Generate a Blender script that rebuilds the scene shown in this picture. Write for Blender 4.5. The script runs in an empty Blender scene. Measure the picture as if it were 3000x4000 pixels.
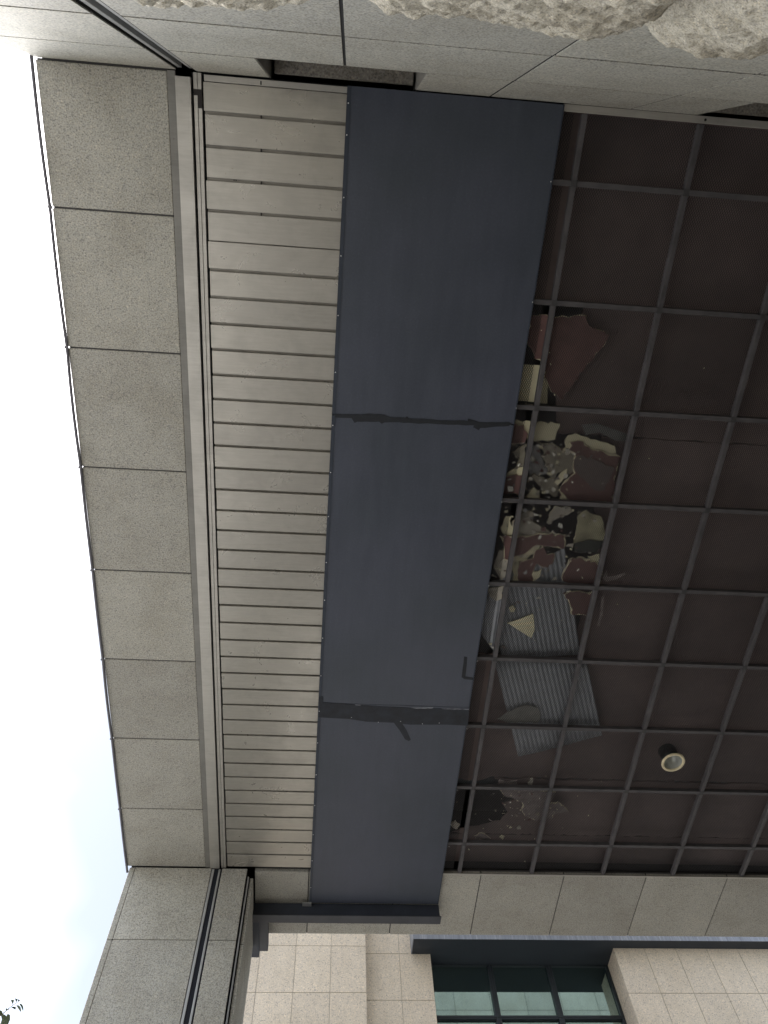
import bpy, bmesh, math, random
from mathutils import Vector, Matrix, noise
from mathutils.geometry import tessellate_polygon

random.seed(11)
scn = bpy.context.scene
COL = scn.collection
CZ = 1.6                      # eye height; all heights below are given above the eye

# ------------------------------------------------------------------ camera
cd = bpy.data.cameras.new('camera'); cam = bpy.data.objects.new('camera', cd); COL.objects.link(cam)
RX = (0.9966596, -0.07078961, -0.04072439)
RY = (0.04732155, 0.90699354, -0.41847747)
RZ = (0.06656062, 0.41515244, 0.90731369)
m = Matrix(((RX[0], -RY[0], -RZ[0], 0), (RX[1], -RY[1], -RZ[1], 0), (RX[2], -RY[2], -RZ[2], CZ), (0, 0, 0, 1)))
cam.matrix_world = m
cd.sensor_fit = 'VERTICAL'; cd.sensor_height = 36.0; cd.lens = 2761.1/4000*36.0
cd.clip_start = 0.02; cd.clip_end = 500
scn.camera = cam

# ------------------------------------------------------------------ sky, sun, exposure
SKYOFF = 7.3
SUN_EL, SUN_AZ = math.radians(58), math.radians(-75)
w = bpy.data.worlds.new('World'); scn.world = w; w.use_nodes = True
nt = w.node_tree; nt.nodes.clear()
sky = nt.nodes.new('ShaderNodeTexSky'); sky.sky_type = 'NISHITA'; sky.sun_disc = False
sky.sun_elevation = SUN_EL; sky.sun_rotation = SUN_AZ
sky.air_density = 1.0; sky.dust_density = 2.0; sky.ozone_density = 1.0
hs = nt.nodes.new('ShaderNodeHueSaturation'); hs.inputs['Saturation'].default_value = 0.42; hs.inputs['Value'].default_value = 1.0
nt.links.new(sky.outputs[0], hs.inputs['Color'])
tcw = nt.nodes.new('ShaderNodeTexCoord')
nz = nt.nodes.new('ShaderNodeTexNoise'); nz.inputs['Scale'].default_value = 1.5; nz.inputs['Detail'].default_value = 4; nz.inputs['Roughness'].default_value = .42
mpw = nt.nodes.new('ShaderNodeMapping'); mpw.inputs['Location'].default_value = (SKYOFF, 0, 0)
nt.links.new(tcw.outputs['Generated'], mpw.inputs['Vector']); nt.links.new(mpw.outputs[0], nz.inputs['Vector'])
crw = nt.nodes.new('ShaderNodeValToRGB')
crw.color_ramp.elements[0].position = .36; crw.color_ramp.elements[0].color = (.37, .383, .40, 1)
crw.color_ramp.elements[1].position = .60; crw.color_ramp.elements[1].color = (1.3, 1.3, 1.29, 1)
nt.links.new(nz.outputs['Fac'], crw.inputs[0])
mxw = nt.nodes.new('ShaderNodeMixRGB'); mxw.blend_type = 'MULTIPLY'; mxw.inputs[0].default_value = 1
nt.links.new(hs.outputs[0], mxw.inputs[1]); nt.links.new(crw.outputs[0], mxw.inputs[2])
bg = nt.nodes.new('ShaderNodeBackground'); bg.inputs['Strength'].default_value = 0.11
nt.links.new(mxw.outputs[0], bg.inputs['Color'])
wo = nt.nodes.new('ShaderNodeOutputWorld'); nt.links.new(bg.outputs[0], wo.inputs[0])

sl = bpy.data.lights.new('sun', 'SUN'); sl.energy = 0.8; sl.angle = math.radians(25); sl.color = (1, .97, .92)
so = bpy.data.objects.new('sun', sl); COL.objects.link(so)
# direction towards the sun (same convention as the sky texture: rotation measured from +Y)
sd = Vector((math.sin(SUN_AZ)*math.cos(SUN_EL), math.cos(SUN_AZ)*math.cos(SUN_EL), math.sin(SUN_EL)))
so.rotation_euler = sd.to_track_quat('Z', 'Y').to_euler(); so.location = (-10, 0, 30)

scn.view_settings.view_transform = 'Standard'; scn.view_settings.look = 'None'
scn.view_settings.gamma = 1.0; scn.view_settings.use_curve_mapping = False
scn.view_settings.exposure = 2.5
scn.cycles.max_bounces = 7; scn.cycles.diffuse_bounces = 5; scn.cycles.glossy_bounces = 3
scn.cycles.caustics_reflective = False; scn.cycles.caustics_refractive = False

# ------------------------------------------------------------------ materials
MATS = {}
def new_mat(name):
    mt = bpy.data.materials.new(name); mt.use_nodes = True
    n = mt.node_tree; b = n.nodes['Principled BSDF']
    MATS[name] = mt
    return mt, n, b
def N(n, t, **kw):
    x = n.nodes.new(t)
    for k, v in kw.items():
        if k in x.inputs.keys(): x.inputs[k].default_value = v
        else: setattr(x, k, v)
    return x
def ramp(n, src, stops):
    r = n.nodes.new('ShaderNodeValToRGB')
    e = r.color_ramp.elements
    while len(e) < len(stops): e.new(.5)
    for i, (p, c) in enumerate(stops):
        e[i].position = p; e[i].color = (c[0], c[1], c[2], 1)
    n.links.new(src, r.inputs[0]); return r
def mul(n, a, b, f=1.0, mode='MULTIPLY'):
    x = n.nodes.new('ShaderNodeMixRGB'); x.blend_type = mode; x.inputs[0].default_value = f
    n.links.new(a, x.inputs[1]); n.links.new(b, x.inputs[2]); return x
def pos(n):
    return n.nodes.new('ShaderNodeNewGeometry').outputs['Position']
def bump(n, b, h, strength, dist):
    x = n.nodes.new('ShaderNodeBump'); x.inputs['Strength'].default_value = strength; x.inputs['Distance'].default_value = dist
    n.links.new(h, x.inputs['Height']); n.links.new(x.outputs[0], b.inputs['Normal'])
def rnd_tint(n, col, amt):
    oi = n.nodes.new('ShaderNodeObjectInfo')
    r = ramp(n, oi.outputs['Random'], [(0, (1-amt, 1-amt, 1-amt)), (1, (1+amt, 1+amt, 1+amt*.9))])
    return mul(n, col, r.outputs[0])

def granite(name, lo, mid, hi, scale=1.0, rough=.75, bstr=.35, tint=.06, stain=.25, stain_col=(.55, .5, .42), streak=.8):
    mt, n, b = new_mat(name)
    p = pos(n)
    n1 = N(n, 'ShaderNodeTexNoise', Scale=110*scale, Detail=3.0, Roughness=.55); n.links.new(p, n1.inputs['Vector'])
    v1 = N(n, 'ShaderNodeTexVoronoi', Scale=125*scale); n.links.new(p, v1.inputs['Vector'])
    n2 = N(n, 'ShaderNodeTexNoise', Scale=2.3, Detail=3.0, Roughness=.6); n.links.new(p, n2.inputs['Vector'])
    c1 = ramp(n, n1.outputs['Fac'], [(.30, lo), (.47, mid), (.72, hi)])
    cs = n.nodes.new('ShaderNodeSeparateColor'); n.links.new(v1.outputs['Color'], cs.inputs[0])
    c2 = ramp(n, cs.outputs[0], [(.0, (.60, .60, .62)), (.10, (.78, .78, .80)), (.17, (1, 1, 1)), (.88, (1.05, 1.03, .98)), (1, (1.32, 1.27, 1.18))])
    x = mul(n, c1.outputs[0], c2.outputs[0], .85)
    c3 = ramp(n, n2.outputs['Fac'], [(.34, tuple(1-stain*(1-s) for s in stain_col)), (.56, (1, 1, 1)), (.8, (1.06, 1.05, 1.03))])
    x = mul(n, x.outputs[0], c3.outputs[0])
    ms_ = n.nodes.new('ShaderNodeMapping'); ms_.inputs['Scale'].default_value = (7, 7, .7); n.links.new(p, ms_.inputs['Vector'])
    n5 = N(n, 'ShaderNodeTexNoise', Scale=1.3, Detail=3.0, Roughness=.6); n.links.new(ms_.outputs[0], n5.inputs['Vector'])
    c5 = ramp(n, n5.outputs['Fac'], [(.32, (.86, .85, .82)), (.52, (1, 1, 1)), (.75, (1.05, 1.05, 1.04))])   # run-off streaks
    x = mul(n, x.outputs[0], c5.outputs[0], streak)
    x = rnd_tint(n, x.outputs[0], tint)
    n.links.new(x.outputs[0], b.inputs['Base Color'])
    b.inputs['Roughness'].default_value = rough; b.inputs['Specular IOR Level'].default_value = .35
    n3 = N(n, 'ShaderNodeTexNoise', Scale=120*scale, Detail=2.0, Roughness=.6); n.links.new(p, n3.inputs['Vector'])
    bump(n, b, n3.outputs['Fac'], bstr, .004)
    return mt

granite('granite', (.235, .226, .20), (.40, .386, .342), (.53, .512, .46), tint=.09, stain=.25, streak=.3)
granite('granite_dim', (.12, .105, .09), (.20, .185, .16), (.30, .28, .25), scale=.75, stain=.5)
granite('rock', (.28, .25, .20), (.45, .412, .335), (.60, .555, .465), scale=1.5, rough=.85, bstr=.6, tint=.04, stain=.55, stain_col=(.36, .31, .23))
granite('beige_tile', (.50, .43, .345), (.60, .525, .43), (.68, .605, .51), scale=.55, rough=.7, bstr=.25, tint=.05, stain=.15, streak=.3)

def plain(name, col, rough=.6, metal=0.0, var=.12, nscale=3.0, spec=.4, tint=.0, bs=.0):
    mt, n, b = new_mat(name)
    p = pos(n)
    n1 = N(n, 'ShaderNodeTexNoise', Scale=nscale, Detail=6.0, Roughness=.62); n.links.new(p, n1.inputs['Vector'])
    c = ramp(n, n1.outputs['Fac'], [(.3, tuple(x*(1-var) for x in col)), (.7, tuple(x*(1+var) for x in col))])
    out = c
    if tint: out = rnd_tint(n, c.outputs[0], tint)
    n.links.new(out.outputs[0], b.inputs['Base Color'])
    r = ramp(n, n1.outputs['Fac'], [(.3, (rough*.88,)*3), (.7, (min(1, rough*1.12),)*3)])
    n.links.new(r.outputs[0], b.inputs['Roughness'])
    b.inputs['Metallic'].default_value = metal; b.inputs['Specular IOR Level'].default_value = spec
    if bs:
        n3 = N(n, 'ShaderNodeTexNoise', Scale=nscale*30, Detail=3.0); n.links.new(p, n3.inputs['Vector'])
        bump(n, b, n3.outputs['Fac'], bs, .002)
    return mt

# satin aluminium of the strip soffit: patchy dull film, faint streaks, small stains
def aluminium(name, col, rough, tint, metal=.55):
    mt, n, b = new_mat(name)
    p = pos(n)
    n1 = N(n, 'ShaderNodeTexNoise', Scale=4.5, Detail=6.0, Roughness=.6, Distortion=.6); n.links.new(p, n1.inputs['Vector'])
    mp = n.nodes.new('ShaderNodeMapping'); mp.inputs['Scale'].default_value = (3, 40, 3); n.links.new(p, mp.inputs['Vector'])
    n2 = N(n, 'ShaderNodeTexNoise', Scale=2.0, Detail=4.0, Roughness=.7); n.links.new(mp.outputs[0], n2.inputs['Vector'])
    n4 = N(n, 'ShaderNodeTexNoise', Scale=34, Detail=4.0, Roughness=.7); n.links.new(p, n4.inputs['Vector'])
    c1 = ramp(n, n1.outputs['Fac'], [(.28, tuple(x*.88 for x in col)), (.5, col), (.75, tuple(x*1.08 for x in col))])
    c2 = ramp(n, n2.outputs['Fac'], [(.3, (.92, .91, .9)), (.7, (1.05, 1.05, 1.05))])
    c4 = ramp(n, n4.outputs['Fac'], [(.24, (.62, .56, .48)), (.33, (1, 1, 1)), (.72, (1, 1, 1)), (.82, (1.14, 1.12, 1.08))])
    x = mul(n, c1.outputs[0], c2.outputs[0]); x = mul(n, x.outputs[0], c4.outputs[0], .7)
    x = rnd_tint(n, x.outputs[0], tint)
    n.links.new(x.outputs[0], b.inputs['Base Color'])
    r = ramp(n, n1.outputs['Fac'], [(.3, (rough*1.2,)*3), (.7, (rough*.85,)*3)])
    n.links.new(r.outputs[0], b.inputs['Roughness']); b.inputs['Metallic'].default_value = metal
    bump(n, b, n1.outputs['Fac'], .05, .01)
    return mt
aluminium('slat_metal', (.445, .422, .372), .30, .05, .6)
aluminium('slat_metal_shaded', (.31, .29, .25), .45, .03, .5)  # slat aluminium darkened: shade inside the slat gaps put into the colour
aluminium('trim_metal', (.49, .468, .42), .42, .04)
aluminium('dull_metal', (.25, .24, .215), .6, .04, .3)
plain('rail_metal', (.42, .42, .41), .45, .5)
plain('black_gap', (.012, .013, .018), .9)
plain('sealant', (.075, .072, .07), .8, var=.25, nscale=20)
plain('backing', (.022, .021, .020), .95)
mt, n, b = new_mat('sheet_paint')      # painted thin sheet: cloudy, streaked, dusty
p = pos(n)
n1 = N(n, 'ShaderNodeTexNoise', Scale=1.1, Detail=4.0, Roughness=.55); n.links.new(p, n1.inputs['Vector'])
mp = n.nodes.new('ShaderNodeMapping'); mp.inputs['Scale'].default_value = (9, 1.2, 1); n.links.new(p, mp.inputs['Vector'])
n2 = N(n, 'ShaderNodeTexNoise', Scale=1.5, Detail=5.0, Roughness=.65); n.links.new(mp.outputs[0], n2.inputs['Vector'])
n4 = N(n, 'ShaderNodeTexNoise', Scale=70, Detail=3.0, Roughness=.6); n.links.new(p, n4.inputs['Vector'])
c1 = ramp(n, n1.outputs['Fac'], [(.3, (.052, .061, .078)), (.5, (.062, .070, .093)), (.7, (.070, .077, .105))])
c2 = ramp(n, n2.outputs['Fac'], [(.3, (.90, .90, .91)), (.7, (1.08, 1.08, 1.07))])
c4 = ramp(n, n4.outputs['Fac'], [(.3, (.88, .88, .88)), (.62, (1, 1, 1)), (.78, (1.35, 1.33, 1.28))])
x = mul(n, c1.outputs[0], c2.outputs[0]); x = mul(n, x.outputs[0], c4.outputs[0], .8); x = rnd_tint(n, x.outputs[0], .05)
n.links.new(x.outputs[0], b.inputs['Base Color'])
r_ = ramp(n, n2.outputs['Fac'], [(.3, (.34, .34, .34)), (.7, (.5, .5, .5))]); n.links.new(r_.outputs[0], b.inputs['Roughness'])
b.inputs['Specular IOR Level'].default_value = .5
plain('sheet_lip', (.036, .044, .06), .5)
plain('sheet_patch', (.017, .020, .027), .5, var=.5, nscale=9, spec=.4)
plain('caulk', (.016, .018, .022), .6, var=.3, nscale=30)
plain('scuff', (.30, .31, .34), .6)
plain('screw_steel', (.75, .75, .74), .35, .6)
plain('bar_joint', (.05, .047, .048), .6, var=.3, nscale=20)
plain('slot_dark', (.035, .03, .028), .9)
plain('bar_paint', (.083, .077, .078), .6, var=.28, nscale=8, tint=.05)
plain('mesh_paint', (.05, .046, .046), .55, .2)
plain('board_brown', (.205, .157, .147), .85, var=.32, nscale=1.1, tint=.10)
plain('void_concrete', (.22, .22, .22), .95)
plain('duct_dark', (.16, .18, .19), .6)
plain('red', (.20, .115, .105), .85, var=.2, nscale=7, tint=.05)
plain('brown', (.17, .138, .128), .85, var=.25, nscale=9)
plain('ragged', (.27, .228, .215), .85, var=.3, nscale=12)
plain('brownpale', (.34, .29, .27), .85, var=.25, nscale=14)
plain('core', (.72, .65, .46), .9, var=.2, nscale=25)
plain('cream', (.88, .815, .57), .85, var=.12, nscale=9, tint=.08)
plain('chip', (.90, .87, .78), .85, var=.1, nscale=20)
plain('pale', (.55, .51, .43), .85, var=.25, nscale=10, tint=.08)
plain('olive', (.33, .30, .235), .85, var=.22, nscale=11)
plain('olivedark', (.26, .255, .23), .85, var=.2, nscale=11)
plain('stained', (.45, .42, .28), .85, var=.45, nscale=8)
plain('darkgreen', (.065, .072, .06), .8, var=.2)
plain('grey', (.24, .24, .225), .5, .5, var=.2, nscale=9)
plain('silver', (.46, .46, .45), .35, .7, var=.25, nscale=14)
plain('galvanised', (.36, .375, .40), .5, .4, var=.16, nscale=7, tint=.06)
plain('ring_cream', (.72, .62, .40), .5, var=.05)
plain('reflector', (.50, .51, .47), .4, .35, var=.04, nscale=5)
plain('housing', (.05, .055, .055), .6)
plain('steel_dark', (.040, .046, .060), .55, var=.2, nscale=6)
plain('steel_edge', (.060, .062, .070), .5, var=.2, nscale=6)
plain('conduit_grey', (.17, .165, .18), .55)
plain('window_frame', (.022, .028, .034), .45)
plain('eave_dark', (.028, .034, .042), .6, var=.1)
plain('bark', (.10, .075, .055), .9, var=.3, nscale=20, bs=.6)
plain('tile_grout', (.36, .345, .31), .9)

mt, n, b = new_mat('flashing')   # zinc flashing with streaks
p = pos(n)
mp = n.nodes.new('ShaderNodeMapping'); mp.inputs['Scale'].default_value = (14, 1, 1.2); n.links.new(p, mp.inputs['Vector'])
n1 = N(n, 'ShaderNodeTexNoise', Scale=1.6, Detail=6.0, Roughness=.7); n.links.new(mp.outputs[0], n1.inputs['Vector'])
c = ramp(n, n1.outputs['Fac'], [(.3, (.15, .16, .185)), (.55, (.22, .235, .265)), (.75, (.42, .435, .46))])
n.links.new(c.outputs[0], b.inputs['Base Color']); b.inputs['Roughness'].default_value = .5; b.inputs['Metallic'].default_value = .3

plain('dark_floor', (.10, .098, .095), .35, var=.2, nscale=6)
mt, n, b = new_mat('green_glass')   # tinted reflective solar glass
b.inputs['Base Color'].default_value = (.36, .49, .475, 1); b.inputs['Metallic'].default_value = 1.0
b.inputs['Roughness'].default_value = .03; b.inputs['Specular IOR Level'].default_value = .6
p = pos(n); n1 = N(n, 'ShaderNodeTexNoise', Scale=.9, Detail=1.0); n.links.new(p, n1.inputs['Vector']); bump(n, b, n1.outputs['Fac'], .02, .02)

mt, n, b = new_mat('leaf')
oi = n.nodes.new('ShaderNodeObjectInfo'); p = pos(n)
n1 = N(n, 'ShaderNodeTexNoise', Scale=9.0, Detail=2.0); n.links.new(p, n1.inputs['Vector'])
c = ramp(n, n1.outputs['Fac'], [(.3, (.05, .085, .03)), (.55, (.085, .125, .045)), (.75, (.13, .14, .06))])
n.links.new(c.outputs[0], b.inputs['Base Color']); b.inputs['Roughness'].default_value = .5
tr = n.nodes.new('ShaderNodeBsdfTranslucent'); n.links.new(c.outputs[0], tr.inputs['Color'])
ms = n.nodes.new('ShaderNodeMixShader'); ms.inputs[0].default_value = .45
n.links.new(b.outputs[0], ms.inputs[1]); n.links.new(tr.outputs[0], ms.inputs[2]); n.links.new(ms.outputs[0], n.nodes['Material Output'].inputs[0])

mt, n, b = new_mat('paving')     # wet light granite paving
p = pos(n)
br = N(n, 'ShaderNodeTexBrick', Scale=1.0); br.inputs['Color1'].default_value = (.37, .365, .35, 1); br.inputs['Color2'].default_value = (.33, .325, .315, 1)
br.inputs['Mortar'].default_value = (.16, .155, .15, 1); br.inputs['Mortar Size'].default_value = .006; br.inputs['Brick Width'].default_value = .6; br.inputs['Row Height'].default_value = .6
n.links.new(p, br.inputs['Vector'])
n1 = N(n, 'ShaderNodeTexNoise', Scale=90, Detail=3.0); n.links.new(p, n1.inputs['Vector'])
c = ramp(n, n1.outputs['Fac'], [(.3, (.8, .8, .8)), (.7, (1.1, 1.1, 1.1))])
x = mul(n, br.outputs['Color'], c.outputs[0]); n.links.new(x.outputs[0], b.inputs['Base Color']); b.inputs['Roughness'].default_value = .5

# ------------------------------------------------------------------ object helpers
WL = {}           # world location of every empty / part (no rotations are used on parents)
def tag(o, label=None, cat=None, group=None, kind=None):
    if label: o['label'] = label
    if cat: o['category'] = cat
    if group: o['group'] = group
    if kind: o['kind'] = kind
    return o
def thing(name, label, cat, loc, group=None):
    o = bpy.data.objects.new(name, None); COL.objects.link(o); o.empty_display_size = .2
    o.location = (loc[0], loc[1], loc[2]+CZ); WL[o] = Vector(o.location)
    return tag(o, label, cat, group)
def place(name, me, world, parent):
    o = bpy.data.objects.new(name, me); COL.objects.link(o)
    if parent is not None:
        o.parent = parent; o.location = world - WL[parent]
    else: o.location = world
    WL[o] = world
    return o
def mesh_from(name, verts, faces, mats, fm=None, smooth=False):
    me = bpy.data.meshes.new(name); me.from_pydata([tuple(v) for v in verts], [], faces)
    for mm in mats: me.materials.append(MATS[mm])
    if fm:
        for i, pl in enumerate(me.polygons): pl.material_index = fm[i]
    if smooth:
        for pl in me.polygons: pl.use_smooth = True
    me.update(); return me
def solid(name, verts, faces, mat, parent=None, fm=None, smooth=False, base=None):
    """one mesh object from points given above the eye"""
    vs = [Vector((v[0], v[1], v[2]+CZ)) for v in verts]
    if base is None:
        lo = Vector((min(v.x for v in vs), min(v.y for v in vs), min(v.z for v in vs))); hi = Vector((max(v.x for v in vs), max(v.y for v in vs), max(v.z for v in vs)))
        base = (lo+hi)/2
    mats = mat if isinstance(mat, (list, tuple)) else [mat]
    return place(name, mesh_from(name, [v-base for v in vs], faces, mats, fm, smooth), base, parent)
BOXC = {}
def box(name, x0, x1, y0, y1, z0, z1, mat, parent=None, bev=.002):
    dx, dy, dz = x1-x0, y1-y0, z1-z0
    key = (round(dx, 4), round(dy, 4), round(dz, 4), mat, bev)
    me = BOXC.get(key)
    if me is None:
        bm = bmesh.new(); bmesh.ops.create_cube(bm, size=1.0)
        bmesh.ops.scale(bm, vec=(dx, dy, dz), verts=bm.verts)
        if bev: bmesh.ops.bevel(bm, geom=bm.edges[:], offset=min(bev, dx*.3, dy*.3, dz*.3), segments=1, affect='EDGES')
        me = bpy.data.meshes.new(name); bm.to_mesh(me); bm.free(); me.materials.append(MATS[mat]); BOXC[key] = me
    return place(name, me, Vector(((x0+x1)/2, (y0+y1)/2, (z0+z1)/2+CZ)), parent)
def lathe(name, prof, cx, cy, cz, mat, parent, seg=32, smooth=True):
    vs = []; fs = []
    for r, z in prof:
        for k in range(seg):
            a = 2*math.pi*k/seg; vs.append((cx+r*math.cos(a), cy+r*math.sin(a), cz+z))
    for i in range(len(prof)-1):
        for k in range(seg):
            k2 = (k+1) % seg
            fs.append((i*seg+k, i*seg+k2, (i+1)*seg+k2, (i+1)*seg+k))
    return solid(name, vs, fs, mat, parent, smooth=smooth)
def tube(name, pts, radii, mat, parent, seg=8):
    vs = []; fs = []; P = [Vector(p) for p in pts]
    up = Vector((0, 0, 1))
    for i, p in enumerate(P):
        d = (P[min(i+1, len(P)-1)]-P[max(i-1, 0)]).normalized()
        a = d.cross(up)
        if a.length < 1e-3: a = Vector((1, 0, 0))
        a.normalize(); b2 = d.cross(a)
        r = radii[i] if isinstance(radii, (list, tuple)) else radii
        for k in range(seg):
            t = 2*math.pi*k/seg; vs.append(p + a*(r*math.cos(t)) + b2*(r*math.sin(t)))
    for i in range(len(P)-1):
        for k in range(seg):
            k2 = (k+1) % seg; fs.append((i*seg+k, i*seg+k2, (i+1)*seg+k2, (i+1)*seg+k))
    fs.append(tuple(range(seg))); fs.append(tuple(range((len(P)-1)*seg, len(P)*seg)))
    return solid(name, vs, fs, mat, parent, smooth=True)
def tess(poly):
    return tessellate_polygon([[Vector((p[0], p[1], 0)) for p in poly]])
def jag(poly, step, amp, rng):
    out = []
    for i, p in enumerate(poly):
        q = poly[(i+1) % len(poly)]; d = math.hypot(q[0]-p[0], q[1]-p[1]); k = max(1, int(d/step))
        for j in range(k):
            t = j/k; a = amp if j else 0
            out.append((p[0]+(q[0]-p[0])*t+rng.uniform(-a, a), p[1]+(q[1]-p[1])*t+rng.uniform(-a, a)))
    return out
def sheet_poly(name, poly, z0, th, mats, parent, rim=0.0, rng=random, tilt=(0, 0), base=None):
    """flat irregular piece: underside polygon (inset by rim), sloped broken edge, top polygon"""
    n_ = len(poly); cx = sum(p[0] for p in poly)/n_; cy = sum(p[1] for p in poly)/n_
    low = []
    for i, p in enumerate(poly):
        a = poly[i-1]; c_ = poly[(i+1) % n_]
        tx, ty = c_[0]-a[0], c_[1]-a[1]; L = math.hypot(tx, ty) or 1
        nx, ny = -ty/L, tx/L
        r = rim*rng.choice((.15, .4, .8, 1.2, 2.2))
        area = sum(poly[j][0]*poly[(j+1) % n_][1]-poly[(j+1) % n_][0]*poly[j][1] for j in range(n_)) if i == 0 else area
        s = 1 if area > 0 else -1
        low.append((p[0]+nx*r*s, p[1]+ny*r*s))
    f = lambda p: (p[0]-cx)*tilt[0]+(p[1]-cy)*tilt[1]
    vs = [(p[0], p[1], z0+f(p)) for p in low]+[(p[0], p[1], z0+th+f(p)) for p in poly]
    t = tess(low); fs = [tuple(x) for x in t]; fm = [0]*len(fs)
    t2 = [tuple(n_+k for k in x) for x in tess(poly)]; fs += t2; fm += [0]*len(t2)
    for i in range(n_):
        j = (i+1) % n_; fs.append((i, j, n_+j, n_+i)); fm.append(1 if len(mats) > 1 else 0)
    return solid(name, vs, fs, mats, parent, fm, base=base)
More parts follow.
